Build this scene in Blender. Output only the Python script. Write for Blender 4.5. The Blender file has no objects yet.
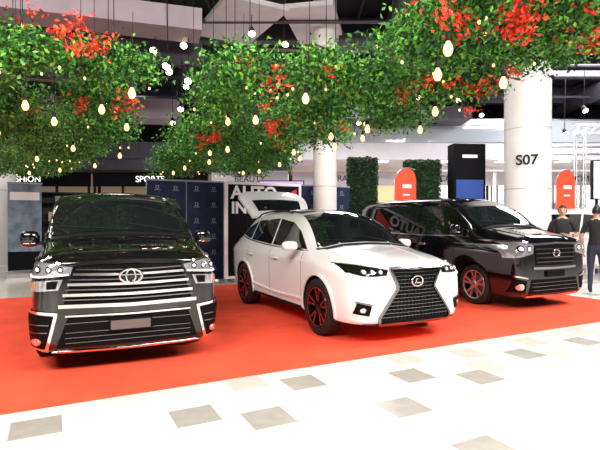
import bpy, bmesh, math, random
import numpy as np
from mathutils import Vector, Matrix
from mathutils.bvhtree import BVHTree
random.seed(7); np.random.seed(7)
scn = bpy.context.scene
COL = scn.collection
TH = math.radians(27.0)
def ab(a, b):   # mall-aligned plan coordinates -> world x,y
    return (a*math.cos(TH)-b*math.sin(TH), a*math.sin(TH)+b*math.cos(TH))

# ------------------------------------------------------------ materials
def mat(name, col, rough=0.5, metal=0.0, coat=0.0, emit=None, es=0.0, noise=0.0, nscale=20, bump=0.0, spec=0.5):
    m = bpy.data.materials.new(name); m.use_nodes = True
    nt = m.node_tree; b = nt.nodes['Principled BSDF']
    b.inputs['Base Color'].default_value = (*col, 1)
    b.inputs['Roughness'].default_value = rough
    b.inputs['Metallic'].default_value = metal
    b.inputs['Coat Weight'].default_value = coat
    b.inputs['Coat Roughness'].default_value = 0.03
    b.inputs['Specular IOR Level'].default_value = spec
    if emit is not None:
        b.inputs['Emission Color'].default_value = (*emit, 1)
        b.inputs['Emission Strength'].default_value = es
    if noise > 0 or bump > 0:
        tc = nt.nodes.new('ShaderNodeTexCoord')
        n = nt.nodes.new('ShaderNodeTexNoise'); n.inputs['Scale'].default_value = nscale
        n.inputs['Detail'].default_value = 5
        nt.links.new(tc.outputs['Object'], n.inputs['Vector'])
        if noise > 0:
            r = nt.nodes.new('ShaderNodeValToRGB')
            r.color_ramp.elements[0].position = 0.3; r.color_ramp.elements[1].position = 0.7
            r.color_ramp.elements[0].color = (*[c*(1-noise) for c in col], 1)
            r.color_ramp.elements[1].color = (*[min(1, c*(1+noise)) for c in col], 1)
            nt.links.new(n.outputs['Fac'], r.inputs['Fac'])
            nt.links.new(r.outputs['Color'], b.inputs['Base Color'])
        if bump > 0:
            bp = nt.nodes.new('ShaderNodeBump'); bp.inputs['Strength'].default_value = bump
            bp.inputs['Distance'].default_value = 0.01
            nt.links.new(n.outputs['Fac'], bp.inputs['Height'])
            nt.links.new(bp.outputs['Normal'], b.inputs['Normal'])
    return m

def leaf_mat(name, cols, rough=0.5):
    m = bpy.data.materials.new(name); m.use_nodes = True
    nt = m.node_tree; b = nt.nodes['Principled BSDF']
    g = nt.nodes.new('ShaderNodeNewGeometry')
    r = nt.nodes.new('ShaderNodeValToRGB')
    els = r.color_ramp.elements
    els[0].color = (*cols[0], 1); els[1].color = (*cols[-1], 1)
    for i, c in enumerate(cols[1:-1]):
        e = els.new((i+1)/(len(cols)-1)); e.color = (*c, 1)
    nt.links.new(g.outputs['Random Per Island'], r.inputs['Fac'])
    nt.links.new(r.outputs['Color'], b.inputs['Base Color'])
    b.inputs['Roughness'].default_value = rough
    return m

M = {}
M['black_paint'] = mat('black_paint', (0.004,0.004,0.005), 0.08, 0.0, 1.0)
M['white_paint'] = mat('white_paint', (0.88,0.88,0.89), 0.22, 0.0, 0.9)
M['glass'] = mat('tinted_glass', (0.008,0.012,0.012), 0.03, 0.0, 1.0)
M['gloss_black'] = mat('gloss_black', (0.006,0.006,0.007), 0.12, 0, 0.3, spec=.3)
M['grille_black'] = mat('grille_black', (0.004,0.004,0.004), 0.5, spec=.08)
M['matte_black'] = mat('matte_black', (0.010,0.010,0.011), 0.6, spec=.2)
M['chrome'] = mat('chrome', (0.92,0.92,0.94), 0.10, 1.0)
M['alloy'] = mat('alloy', (0.7,0.71,0.74), 0.25, 1.0)
M['darkchrome'] = mat('dark_chrome', (0.25,0.25,0.27), 0.2, 1.0)
M['rubber'] = mat('tyre_rubber', (0.015,0.015,0.016), 0.7, bump=0.2, nscale=80, spec=.3)
M['redrim'] = mat('red_accent', (0.45,0.015,0.012), 0.3, 0, 0.5)
M['lamp'] = mat('headlamp_lens', (0.6,0.62,0.66), 0.08, 0.7, 1.0)
M['led'] = mat('led', (1,1,1), 0.3, emit=(1,0.97,0.9), es=1.3)
M['amber'] = mat('amber_lens', (0.7,0.22,0.03), 0.2, 0, 0.6)
M['taillamp'] = mat('tail_lens', (0.5,0.01,0.01), 0.15, 0, 0.8)
M['wheelwell'] = mat('wheel_well', (0.006,0.006,0.006), 0.9, spec=.1)
M['brake'] = mat('brake_disc', (0.35,0.35,0.36), 0.35, 1.0)
M['colwhite'] = mat('column_plaster', (0.82,0.81,0.80), 0.5, noise=0.03, nscale=3)
M['ceil'] = mat('ceiling_black', (0.016,0.014,0.02), 0.8, noise=0.3, nscale=1.5)
M['duct'] = mat('duct_metal', (0.06,0.055,0.075), 0.5, 0.3, noise=0.15, nscale=3)
M['beam'] = mat('soffit_plaster', (0.36,0.30,0.36), 0.6, noise=0.08, nscale=2)
M['whitesoff'] = mat('white_soffit', (0.75,0.72,0.78), 0.6, noise=0.05, nscale=2)
M['wall'] = mat('wall_paint', (0.55,0.52,0.55), 0.6, noise=0.05, nscale=2)
M['wall_dark'] = mat('wall_dark', (0.05,0.045,0.06), 0.6, noise=0.1, nscale=2)
M['navy'] = mat('backdrop_fabric', (0.018,0.03,0.075), 0.8, noise=0.15, nscale=6, spec=.2)
M['navyedge'] = mat('backdrop_trim', (0.25,0.3,0.4), 0.5)
M['ink'] = mat('print_white', (0.88,0.88,0.9), 0.6)
M['logo'] = mat('print_silver', (0.26,0.30,0.40), 0.6)
M['signblack'] = mat('sign_black', (0.005,0.005,0.007), 0.7, spec=.1)
M['signred'] = mat('sign_red', (0.75,0.02,0.02), 0.4)
M['flag'] = mat('flag_fabric', (0.85,0.09,0.03), 0.7, noise=0.1, nscale=5)
M['steel'] = mat('steel', (0.5,0.5,0.52), 0.35, 0.9)
M['wood'] = mat('branch_bark', (0.035,0.022,0.012), 0.8, noise=0.3, nscale=20)
M['bulb'] = mat('bulb_glow', (0.5,0.3,0.1), 0.2, emit=(1.0,0.68,0.30), es=2.1)
M['spotglow'] = mat('spot_glow', (1,1,1), 0.2, emit=(1.0,0.85,0.62), es=14)
M['whiteglow'] = mat('shop_panel_light', (1,1,1), 0.4, emit=(1.0,0.93,0.85), es=1.6)
M['coolglow'] = mat('shop_cool_light', (1,1,1), 0.4, emit=(0.6,0.78,1.0), es=1.1)
M['dimglow'] = mat('shop_dim_light', (.2,.15,.12), 0.4, emit=(1.0,0.7,0.45), es=0.15)
M['warmglow'] = mat('shop_warm_light', (.8,.6,.4), 0.4, emit=(1.0,0.62,0.3), es=0.8)
M['blueglow'] = mat('screen_blue', (0.02,0.05,0.2), 0.3, emit=(0.05,0.12,0.5), es=0.35)
M['purpleglow'] = mat('screen_purple', (0.1,0.02,0.2), 0.3, emit=(0.45,0.25,0.9), es=1.5)
M['leaf'] = leaf_mat('leaves', [(0.005,0.03,0.008),(0.012,0.09,0.012),(0.03,0.19,0.02),(0.08,0.32,0.03),(0.2,0.48,0.05)])
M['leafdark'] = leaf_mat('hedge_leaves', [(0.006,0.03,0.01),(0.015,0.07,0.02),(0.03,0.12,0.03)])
M['flower'] = leaf_mat('blossom', [(0.55,0.01,0.01),(0.9,0.03,0.01),(0.95,0.13,0.03)])
M['skin'] = mat('skin', (0.55,0.33,0.22), 0.5)
M['hair'] = mat('hair', (0.01,0.008,0.007), 0.5)
M['shirt'] = mat('black_cotton', (0.015,0.015,0.017), 0.85, bump=0.3, nscale=40)
M['jeans'] = mat('dark_denim', (0.03,0.04,0.08), 0.85)
M['shoe'] = mat('shoe_leather', (0.02,0.02,0.02), 0.5)
M['brownlip'] = mat('lips', (0.4,0.15,0.12), 0.5)
M['eyewhite'] = mat('eye', (0.03,0.02,0.02), 0.2)
M['tilegrey'] = mat('floor_tile_grey', (0.36,0.34,0.31), 0.22, noise=0.08, nscale=8)
M['tilebeige'] = mat('floor_tile_beige', (0.58,0.54,0.49), 0.22, noise=0.06, nscale=8)
M['plate'] = mat('plate', (.12,.10,.10), .4)
GOODS=[mat('goods_%d'%i,c,.6) for i,c in enumerate([(.1,.1,.12),(.5,.1,.08),(.1,.15,.4),(.5,.4,.3),(.2,.2,.2),(.6,.6,.6)])]

# ------------------------------------------------------------ mesh builder
def link(o, parent=None):
    COL.objects.link(o)
    if parent is not None: o.parent = parent
    return o
def empty(name, loc=(0,0,0), rz=0):
    e = bpy.data.objects.new(name, None); e.location = loc; e.rotation_euler = (0,0,rz)
    e.empty_display_size = 0.2
    COL.objects.link(e); return e

class MB:
    def __init__(s): s.v=[]; s.f=[]; s.m=[]; s.mats=[]
    def mi(s, m):
        if m not in s.mats: s.mats.append(m)
        return s.mats.index(m)
    def add(s, vs, fs, m):
        o=len(s.v); k=s.mi(m)
        s.v += [tuple(p) for p in vs]
        for f in fs: s.f.append(tuple(i+o for i in f)); s.m.append(k)
    def box(s, c, d, m, rz=0, mtx=None):
        x,y,z = d[0]/2,d[1]/2,d[2]/2
        pts=[Vector(p) for p in [(-x,-y,-z),(x,-y,-z),(x,y,-z),(-x,y,-z),(-x,-y,z),(x,-y,z),(x,y,z),(-x,y,z)]]
        R = mtx if mtx is not None else Matrix.Rotation(rz,3,'Z')
        s.add([Vector(c)+R@p for p in pts], [(0,3,2,1),(4,5,6,7),(0,1,5,4),(1,2,6,5),(2,3,7,6),(3,0,4,7)], m)
    def tube(s, pts, r, m, seg=8):
        pts=[Vector(p) for p in pts]; n=len(pts)
        rs = r if isinstance(r,(list,tuple)) else [r]*n
        vs=[]; fs=[]
        for i,p in enumerate(pts):
            t=(pts[min(i+1,n-1)]-pts[max(i-1,0)]).normalized()
            a=t.orthogonal().normalized() if abs(t.z)>0.95 else t.cross(Vector((0,0,1))).normalized()
            b=t.cross(a)
            for k in range(seg):
                an=2*math.pi*k/seg
                vs.append(p+(a*math.cos(an)+b*math.sin(an))*rs[i])
        for i in range(n-1):
            for k in range(seg):
                fs.append((i*seg+k,i*seg+(k+1)%seg,(i+1)*seg+(k+1)%seg,(i+1)*seg+k))
        fs.append(tuple(range(seg))[::-1]); fs.append(tuple((n-1)*seg+k for k in range(seg)))
        s.add(vs,fs,m)
    def lathe(s, prof, c, m, axis='z', seg=32, sgn=1):
        vs=[]; fs=[]; n=len(prof); c=Vector(c)
        for r,h in prof:
            for k in range(seg):
                an=2*math.pi*k/seg
                if axis=='z': p=Vector((r*math.cos(an),r*math.sin(an),h))
                elif axis=='y': p=Vector((r*math.cos(an),sgn*h,r*math.sin(an)))
                else: p=Vector((sgn*h,r*math.cos(an),r*math.sin(an)))
                vs.append(c+p)
        for i in range(n-1):
            for k in range(seg):
                fs.append((i*seg+k,i*seg+(k+1)%seg,(i+1)*seg+(k+1)%seg,(i+1)*seg+k))
        s.add(vs,fs,m)
    def sell(s, c, r, m, e=0.6, nu=20, nv=12, mtx=None):
        vs=[];fs=[]; c=Vector(c)
        def sg(w,p): return math.copysign(abs(w)**p,w)
        for i in range(nv+1):
            ph=-math.pi/2+math.pi*i/nv
            for k in range(nu):
                th=2*math.pi*k/nu
                p=Vector((r[0]*sg(math.cos(ph),e)*sg(math.cos(th),e), r[1]*sg(math.cos(ph),e)*sg(math.sin(th),e), r[2]*sg(math.sin(ph),e)))
                if mtx is not None: p=mtx@p
                vs.append(c+p)
        for i in range(nv):
            for k in range(nu):
                fs.append((i*nu+k,i*nu+(k+1)%nu,(i+1)*nu+(k+1)%nu,(i+1)*nu+k))
        s.add(vs,fs,m)
    def make(s, name, parent=None, smooth=True, angle=35, bevel=0, loc=None, rz=0, fixn=True):
        me=bpy.data.meshes.new(name); me.from_pydata(s.v,[],s.f)
        for m in s.mats: me.materials.append(m)
        me.polygons.foreach_set('material_index', s.m); me.update()
        if fixn:
            bm=bmesh.new(); bm.from_mesh(me); bmesh.ops.recalc_face_normals(bm,faces=bm.faces); bm.to_mesh(me); bm.free()
        if smooth:
            me.polygons.foreach_set('use_smooth',[True]*len(me.polygons)); me.set_sharp_from_angle(angle=math.radians(angle))
        o=bpy.data.objects.new(name,me); link(o,parent)
        if bevel>0:
            b=o.modifiers.new('bevel','BEVEL'); b.width=bevel; b.segments=2; b.limit_method='ANGLE'
        if loc is not None: o.location=loc
        if rz: o.rotation_euler=(0,0,rz)
        return o

def text(name, body, size, loc, rot, m, parent=None, ext=0.004, align='CENTER', off=0):
    cu=bpy.data.curves.new(name,'FONT'); cu.body=body; cu.size=size; cu.extrude=ext; cu.align_x=align; cu.align_y='CENTER'; cu.offset=off
    o=bpy.data.objects.new(name+'_tmp',cu); COL.objects.link(o)
    dg=bpy.context.evaluated_depsgraph_get(); me=bpy.data.meshes.new_from_object(o.evaluated_get(dg))
    bpy.data.objects.remove(o); me.materials.clear(); me.materials.append(m)
    t=bpy.data.objects.new(name,me); link(t,parent); t.location=loc; t.rotation_euler=rot
    return t

# ------------------------------------------------------------ car tools
def loft(st):
    vs=[];fs=[]
    for (x,zb,z1,zs,zg,ze,zr,yb,ym,ys,yg,yr) in st:
        half=[(0,zb),(yb*.7,zb),(yb,zb+.05),(ym,z1),(ys,zs),(yg,zg),(yr,ze),(yr*.6,ze+(zr-ze)*.75),(0,zr)]
        ring=half+[(-y,z) for y,z in half[7:0:-1]]
        vs+=[(x,y,z) for y,z in ring]
    n=16
    for i in range(len(st)-1):
        for k in range(n):
            fs.append((i*n+k,i*n+(k+1)%n,(i+1)*n+(k+1)%n,(i+1)*n+k))
    for base,fl in ((0,False),((len(st)-1)*n,True)):
        for j in range(8):
            a=base+j;b=base+j+1;c=base+(16-(j+1))%16;d=base+(16-j)%16
            f=[a,b]+([c] if c!=b else [])+([d] if d!=a and d!=c else [])
            f=list(dict.fromkeys(f))
            if len(f)>=3: fs.append(tuple(f[::-1] if not fl else f))
    return vs,fs

def make_body(name, st, paint, parent, wheels, arch_r, wz):
    vs,fs=loft(st)
    me=bpy.data.meshes.new('tmp'); me.from_pydata(vs,[],fs)
    bm=bmesh.new(); bm.from_mesh(me); bmesh.ops.recalc_face_normals(bm,faces=bm.faces)
    cl=bm.edges.layers.float.get('crease_edge') or bm.edges.layers.float.new('crease_edge')
    cr={2:.5,4:.55,5:.25,6:.5}
    for e in bm.edges:
        a,b=e.verts[0].index,e.verts[1].index
        ra,rb=a%16,b%16
        if ra==rb:
            r=ra if ra<=8 else 16-ra
            if r in cr: e[cl]=cr[r]
    bm.to_mesh(me); bm.free()
    o=bpy.data.objects.new('tmpbody',me); COL.objects.link(o)
    s=o.modifiers.new('s','SUBSURF'); s.levels=3; s.render_levels=3
    dg=bpy.context.evaluated_depsgraph_get()
    sm=bpy.data.meshes.new_from_object(o.evaluated_get(dg)); bpy.data.objects.remove(o)
    bm=bmesh.new(); bm.from_mesh(sm); bvh=BVHTree.FromBMesh(bm); bm.free()
    c=MB()
    for wx in wheels:
        for sd in (1,-1):
            seg=48; vs=[];fs=[]
            for yy in (0.56,1.2):
                for i in range(seg):
                    an=2*math.pi*i/seg; vs.append((wx+arch_r*math.cos(an),sd*yy,wz+arch_r*math.sin(an)))
            for i in range(seg): fs.append((i,(i+1)%seg,seg+(i+1)%seg,seg+i))
            fs.append(tuple(range(seg))); fs.append(tuple(range(seg,2*seg)))
            c.add(vs,fs,M['wheelwell'])
    cut=c.make('cutter'); 
    o=bpy.data.objects.new('tmpbody2',sm); COL.objects.link(o)
    b=o.modifiers.new('b','BOOLEAN'); b.object=cut; b.operation='DIFFERENCE'; b.solver='EXACT'
    dg=bpy.context.evaluated_depsgraph_get()
    fm=bpy.data.meshes.new_from_object(o.evaluated_get(dg)); bpy.data.objects.remove(o); bpy.data.objects.remove(cut)
    fm.materials.clear(); fm.materials.append(paint); fm.materials.append(M['wheelwell'])
    idx=[]
    for p in fm.polygons:
        ce=p.center; d=False
        for wx in wheels:
            if math.hypot(ce.x-wx,ce.z-wz)<arch_r+.003 and abs(ce.y)>.5: d=True
        if ce.z<0.2 and p.normal.z<-0.8: d=True
        idx.append(1 if d else 0)
    fm.polygons.foreach_set('material_index',idx)
    fm.polygons.foreach_set('use_smooth',[True]*len(fm.polygons)); fm.set_sharp_from_angle(angle=math.radians(38))
    fm.name=name
    ob=bpy.data.objects.new(name,fm); link(ob,parent)
    return ob,bvh

def resample(pl,n):
    pl=[Vector((p[0],p[1])) for p in pl]
    L=[0]
    for i in range(1,len(pl)): L.append(L[-1]+(pl[i]-pl[i-1]).length)
    out=[]
    for k in range(n):
        t=L[-1]*k/(n-1); i=0
        while i<len(L)-2 and L[i+1]<t: i+=1
        s=(t-L[i])/max(1e-9,L[i+1]-L[i]); out.append(pl[i].lerp(pl[i+1],min(1,max(0,s))))
    return out

class Patcher:
    def __init__(s,bvh,mb): s.b=bvh; s.mb=mb; s.zm=None
    def hit(s,h,v,d,sd):
        if d=='front':
            if s.zm: v=s.zm(v)
            o=Vector((5,h,v)); r=Vector((-1,0,0))
        elif d=='rear': o=Vector((-5,h,v)); r=Vector((1,0,0))
        elif d=='side': o=Vector((h,3*sd,v)); r=Vector((0,-sd,0))
        else: o=Vector((h,v,5)); r=Vector((0,0,-1))
        p=s.b.ray_cast(o,r)
        if p[0] is None:
            q=s.b.find_nearest(o+r*(2.6 if d in('front','rear') else 2.1)); return q[0],q[1]
        return p[0],p[1]
    def grid(s,g,m,d='front',t=.004,sd=1,depth=.012):
        nv=len(g);nu=len(g[0]);vo=[];vi=[]
        for row in g:
            for q in row:
                p,n=s.hit(q[0],q[1],d,sd)
                vo.append(p+n*t); vi.append(p-n*depth)
        N=nu*nv; fs=[]
        for i in range(nv-1):
            for k in range(nu-1):
                a=i*nu+k; fs.append((a,a+1,a+nu+1,a+nu))
        bd=[k for k in range(nu)]+[i*nu+nu-1 for i in range(1,nv)]+[(nv-1)*nu+k for k in range(nu-2,-1,-1)]+[i*nu for i in range(nv-2,0,-1)]
        for i in range(len(bd)):
            a=bd[i];b=bd[(i+1)%len(bd)]; fs.append((b,a,N+a,N+b))
        s.mb.add(vo+vi,fs,m)
    def patch(s,A,B,m,d='front',t=.004,sd=1,nu=12,nv=6,mir=False,depth=.012):
        a=resample(A,nu); b=resample(B,nu)
        g=[[a[k].lerp(b[k],i/(nv-1)) for k in range(nu)] for i in range(nv)]
        s.grid(g,m,d,t,sd,depth)
        if mir:
            if d=='side': s.grid(g,m,d,t,-sd,depth)
            else:
                g2=[[Vector((-q[0],q[1])) if d!='top' else Vector((q[0],-q[1])) for q in row] for row in g]
                s.grid(g2,m,d,t,sd,depth)
    def disc(s,c,r,m,d='front',t=.01,mir=False,n=20,ry=None,r0=0.0):
        ry=ry or r
        for sg in ((1,-1) if mir else (1,)):
            g=[]
            for q in (r0,(r0+1)/2,1.0):
                g.append([(sg*c[0]+r*q*math.cos(2*math.pi*k/n),c[1]+ry*q*math.sin(2*math.pi*k/n)) for k in range(n+1)])
            s.grid(g,m,d,t)
    def band(s,pl,w,m,d='front',t=.008,sd=1,mir=False,nu=20):
        a=resample(pl,nu); up=[];lo=[]
        for k in range(nu):
            tn=(a[min(k+1,nu-1)]-a[max(k-1,0)]).normalized(); nn=Vector((-tn.y,tn.x))
            up.append(a[k]+nn*w/2); lo.append(a[k]-nn*w/2)
        s.patch(up,lo,m,d,t,sd,nu,2,mir)

def wheel(mb,c,R,w,sd,style):
    ri=R*.70
    prof=[(ri,-w*.42),(ri+.02,-w*.5),(R*.9,-w*.5),(R*.985,-w*.42),(R,-w*.3),(R,w*.3),(R*.985,w*.42),(R*.9,w*.5),(ri+.02,w*.5),(ri,w*.44)]
    mb.lathe(prof,c,M['rubber'],'y',48,sd)
    rimm = M['gloss_black'] if style=='sport' else M['alloy']
    mb.lathe([(ri,-w*.42),(ri-.01,w*.3),(ri-.012,w*.46),(ri+.004,w*.48),(ri+.01,w*.45)],c,rimm,'y',48,sd)
    mb.lathe([(ri-.012,-.06),(0.001,-.06)],c,M['wheelwell'],'y',32,sd)
    mb.lathe([(.16,-.0),(.16,.015),(.06,.02)],c,M['brake'],'y',32,sd)
    mb.lathe([(.075,.0),(.07,w*.36),(.055,w*.40),(.03,w*.41),(0.001,w*.41)],c,rimm,'y',24,sd)
    if style=='sport': mb.lathe([(ri-.002,w*.465),(ri-.006,w*.48),(ri-.012,w*.47)],c,M['redrim'],'y',48,sd)
    C=Vector(c); n=5
    def P(r,an,h): return C+Vector((r*math.cos(an),sd*h,r*math.sin(an)))
    for i in range(n):
        a0=2*math.pi*i/n+math.pi/2
        for off in (-.17,.17):
            wd0,wd1=.020,.026
            a1=a0+off*0.5; a2=a0+off*1.25
            d=.03
            q=[]
            for r,an,wd,h in ((.045,a1,wd0,w*.38),(ri-.006,a2,wd1,w*.44)):
                da=wd/r if r>.06 else wd/.06
                q+= [P(r,an-da,h),P(r,an+da,h),P(r,an+da,h-d),P(r,an-da,h-d)]
            mb.add(q,[(0,1,5,4),(1,2,6,5),(2,3,7,6),(3,0,4,7),(4,5,6,7),(0,3,2,1)],rimm)
            if style=='sport':
                q2=[]
                for r,an,h in ((.09,a1+(a2-a1)*.2,w*.40+.003),(ri-.01,a2,w*.44+.004)):
                    da=.005/r
                    q2+=[P(r,an-da,h),P(r,an+da,h),P(r,an+da,h-.008),P(r,an-da,h-.008)]
                mb.add(q2,[(0,1,5,4),(1,2,6,5),(2,3,7,6),(3,0,4,7),(4,5,6,7),(0,3,2,1)],M['redrim'])

def ring(mb,c,rx,ry,tr,m,tilt=0,n=28,s=8):
    vs=[];fs=[]
    for i in range(n):
        a=2*math.pi*i/n
        for k in range(s):
            b=2*math.pi*k/s
            vs.append((c[0]+tr*.6*math.sin(b),c[1]+(rx+tr*math.cos(b))*math.cos(a),c[2]+(ry+tr*math.cos(b))*math.sin(a)))
    for i in range(n):
        for k in range(s):
            fs.append((i*s+k,i*s+(k+1)%s,((i+1)%n)*s+(k+1)%s,((i+1)%n)*s+k))
    mb.add(vs,fs,m)

def minivan(name, loc, phi, paint, facelift=True, sz=1.0):
    E=empty(name,loc,phi); E.scale=(1,1,sz)
    st=[
    (2.45,.25,.52,.88,1.00,1.06,1.09,.68,.77,.75,.69,.56),
    (2.42,.20,.52,.90,1.05,1.11,1.15,.80,.87,.85,.80,.66),
    (2.29,.18,.52,.92,1.09,1.17,1.21,.87,.92,.90,.86,.74),
    (2.05,.18,.52,.93,1.11,1.21,1.255,.89,.935,.92,.88,.77),
    (1.78,.18,.52,.94,1.13,1.25,1.30,.89,.935,.925,.89,.79),
    (1.56,.18,.52,.95,1.14,1.29,1.34,.89,.935,.925,.89,.80),
    (1.34,.18,.52,.95,1.15,1.46,1.52,.89,.935,.925,.895,.79),
    (1.05,.18,.52,.96,1.15,1.66,1.73,.89,.935,.925,.895,.775),
    (.76,.18,.52,.96,1.15,1.79,1.865,.89,.935,.925,.895,.765),
    (.42,.18,.52,.96,1.15,1.83,1.915,.89,.935,.925,.895,.76),
    (-.6,.18,.52,.96,1.15,1.85,1.94,.89,.935,.925,.895,.76),
    (-1.4,.18,.52,.96,1.15,1.85,1.94,.89,.935,.925,.89,.76),
    (-2.0,.19,.52,.96,1.15,1.83,1.92,.89,.935,.925,.885,.75),
    (-2.28,.22,.52,.96,1.15,1.76,1.86,.86,.90,.89,.86,.73),
    (-2.42,.26,.54,.96,1.13,1.56,1.66,.80,.84,.83,.80,.68),
    (-2.46,.30,.56,.90,1.05,1.35,1.42,.7,.74,.73,.70,.60)]
    wz=.345; wx=(1.5,-1.48)
    ob,bvh=make_body('body',st,paint,E,wx,.395,wz)
    mb=MB(); P=Patcher(bvh,mb)
    G=M['glass'];C=M['chrome'];K=M['gloss_black'];MK=M['matte_black'];DC=M['darkchrome'];GB=M['grille_black']
    P.patch([(-.68,1.745),(-.35,1.82),(0,1.84),(.35,1.82),(.68,1.745)],[(-.83,1.32),(-.45,1.375),(0,1.39),(.45,1.375),(.83,1.32)],G,nu=26,nv=14,t=.005)
    P.patch([(-.84,1.30),(-.45,1.355),(0,1.37),(.45,1.355),(.84,1.30)],[(-.84,1.275),(-.45,1.325),(0,1.34),(.45,1.325),(.84,1.275)],MK,nu=20,nv=3,t=.012)
    P.patch([(.66,1.67),(.02,1.73)],[(1.28,1.22),(.02,1.19)],G,'side',mir=True,nu=14,nv=8)
    P.patch([(-.05,1.735),(-1.04,1.735)],[(-.05,1.19),(-1.04,1.19)],G,'side',mir=True,nu=14,nv=8)
    P.patch([(-1.10,1.735),(-2.02,1.69)],[(-1.10,1.19),(-2.15,1.26)],G,'side',mir=True,nu=14,nv=8)
    P.band([(1.36,1.175),(0,1.16),(-2.2,1.215)],.02,C,'side',mir=True)
    P.patch([(-.60,1.72),(.60,1.72)],[(-.72,1.2),(.72,1.2)],G,'rear',nu=16,nv=8)
    P.patch([(.5,1.12),(.82,1.14)],[(.5,.9),(.84,.86)],M['taillamp'],'rear',mir=True,t=.012)
    P.patch([(-.45,.78),(.45,.78)],[(-.45,.72),(.45,.72)],C,'rear')
    for x in (1.02,-.015,-1.07): P.patch([(x-.004,1.14),(x+.004,1.14)],[(x-.004,.3),(x+.004,.3)],MK,'side',t=.0015,mir=True,nu=2,nv=12)
    P.band([(1.04,.28),(-1.0,.28)],.022,C,'side',mir=True)
    for x in (.16,-.9):
        for sd in (1,-1):
            p,n=P.hit(x,.99,'side',sd); mb.sell(p+n*.02,(.11,.015,.018),C,.6)
    P.band([(1.62,.60),(2.0,.56),(2.33,.50)],.02,paint,'top',t=.010,mir=True)
    for y0,y1 in ((.66,.02),(-.05,-.68)):
        pts=[]
        for k in range(7):
            y=y0+(y1-y0)*k/6; p,n=P.hit(y,1.40+.012*k-abs(y)*.06,'front',1); pts.append(p+n*.014)
        mb.tube(pts,.007,MK,6)
    P.zm=lambda z: z if z<.55 else z+.075*(z-.55)/.45
    if facelift:
        # chrome-framed upper grille between the lamps
        P.patch([(-.50,.985),(0,1.0),(.50,.985)],[(-.62,.66),(0,.65),(.62,.66)],GB,nu=20,nv=8,t=.006)
        P.band([(-.52,.995),(-.3,1.008),(0,1.012),(.3,1.008),(.52,.995)],.022,C,t=.026)
        for z,wd,hh,mm in ((.945,.50,.012,DC),(.905,.53,.020,C),(.862,.56,.010,DC),(.822,.58,.022,C),(.778,.60,.010,DC),(.735,.62,.024,C),(.695,.62,.010,DC)):
            P.band([(-wd,z+.012),(-.2,z+.002),(0,z),(.2,z+.002),(wd,z+.012)],hh,mm,t=.030,nu=26)
        P.band([(-.66,.655),(0,.64),(.66,.655)],.030,C,t=.032,nu=26)
        # slim double headlamps
        P.patch([(.53,.975),(.74,1.005),(.91,1.02)],[(.56,.905),(.74,.90),(.915,.89)],M['lamp'],nu=14,nv=6,mir=True,t=.012)
        P.band([(.52,.985),(.74,1.015),(.91,1.03)],.014,C,t=.020,mir=True)
        P.band([(.57,.915),(.74,.905),(.91,.895)],.012,M['led'],t=.018,mir=True)
        for y in (.64,.74,.83): P.disc((y,.955),.026,GB,mir=True,t=.016)
        for y in (.64,.74,.83): P.disc((y,.955),.014,M['led'],mir=True,t=.022)
        P.patch([(.62,.875),(.78,.87),(.905,.86)],[(.66,.79),(.78,.785),(.905,.78)],M['lamp'],nu=14,nv=5,mir=True,t=.010)
        P.patch([(.66,.865),(.76,.86)],[(.68,.80),(.76,.80)],GB,nu=8,nv=4,mir=True,t=.016)
        P.patch([(.86,.855),(.905,.85)],[(.86,.80),(.905,.795)],M['amber'],mir=True,t=.014,nu=4,nv=3)
        # lower intake
        P.patch([(-.58,.555),(0,.545),(.58,.555)],[(-.68,.27),(0,.255),(.68,.27)],GB,nu=20,nv=8,t=.006)
        P.band([(-.60,.570),(0,.56),(.60,.570)],.014,C,t=.022)
        for z in (.31,.36,.41,.50): P.band([(-.60,z),(.60,z)],.006,DC,t=.014)
        P.band([(-.72,.235),(0,.222),(.72,.235)],.016,C,t=.018)
        # fog surround
        P.patch([(.665,.60),(.905,.63)],[(.745,.25),(.905,.28)],C,nu=8,nv=10,mir=True,t=.022)
        P.patch([(.700,.578),(.895,.605)],[(.768,.275),(.895,.30)],GB,nu=8,nv=10,mir=True,t=.030)
        P.disc((.83,.345),.036,C,mir=True,t=.036); P.disc((.83,.345),.022,M['lamp'],mir=True,t=.042)
        P.band([(.74,.50),(.885,.515)],.008,DC,t=.036,mir=True)
        P.band([(.75,.43),(.885,.44)],.008,DC,t=.036,mir=True)
        p,n=P.hit(0,.89,'front',1); zz=P.zm(.89)
        mb.sell((p.x+.03,0,zz),(.02,.105,.07),K,1.0)
        ring(mb,(p.x+.05,0,zz),.105,.070,.013,C); ring(mb,(p.x+.05,0,zz),.045,.064,.009,C)
        mb.box((p.x+.05,0,zz+.012),(.012,.18,.010),C)
        p,n=P.hit(0,.45,'front',1); mb.box((p.x+.03,0,.46),(.02,.42,.12),M['signblack']); mb.box((p.x+.036,0,.46),(.02,.38,.09),M['plate'])
    else:
        P.patch([(-.52,.97),(0,.985),(.52,.97)],[(-.48,.70),(0,.69),(.48,.70)],GB,nu=20,nv=8,t=.006)
        P.band([(-.57,.985),(0,1.0),(.57,.985)],.024,C,t=.022)
        for z,wd in ((.92,.50),(.86,.49),(.80,.48),(.74,.47)): P.band([(-wd,z),(wd,z)],.018,DC,t=.022)
        P.patch([(.54,.98),(.74,1.01),(.91,1.02)],[(.56,.86),(.74,.83),(.915,.80)],M['lamp'],nu=14,nv=6,mir=True,t=.012)
        for y in (.65,.80): P.disc((y,.925),.045,GB,mir=True,t=.016); P.disc((y,.925),.026,M['led'],mir=True,t=.022)
        P.band([(.54,.99),(.74,1.02),(.91,1.03)],.014,C,t=.018,mir=True)
        P.band([(-.55,.66),(0,.65),(.55,.66)],.030,C,t=.022)
        P.patch([(-.58,.50),(0,.49),(.58,.50)],[(-.66,.27),(0,.26),(.66,.27)],GB,nu=20,nv=6,t=.006)
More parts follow.
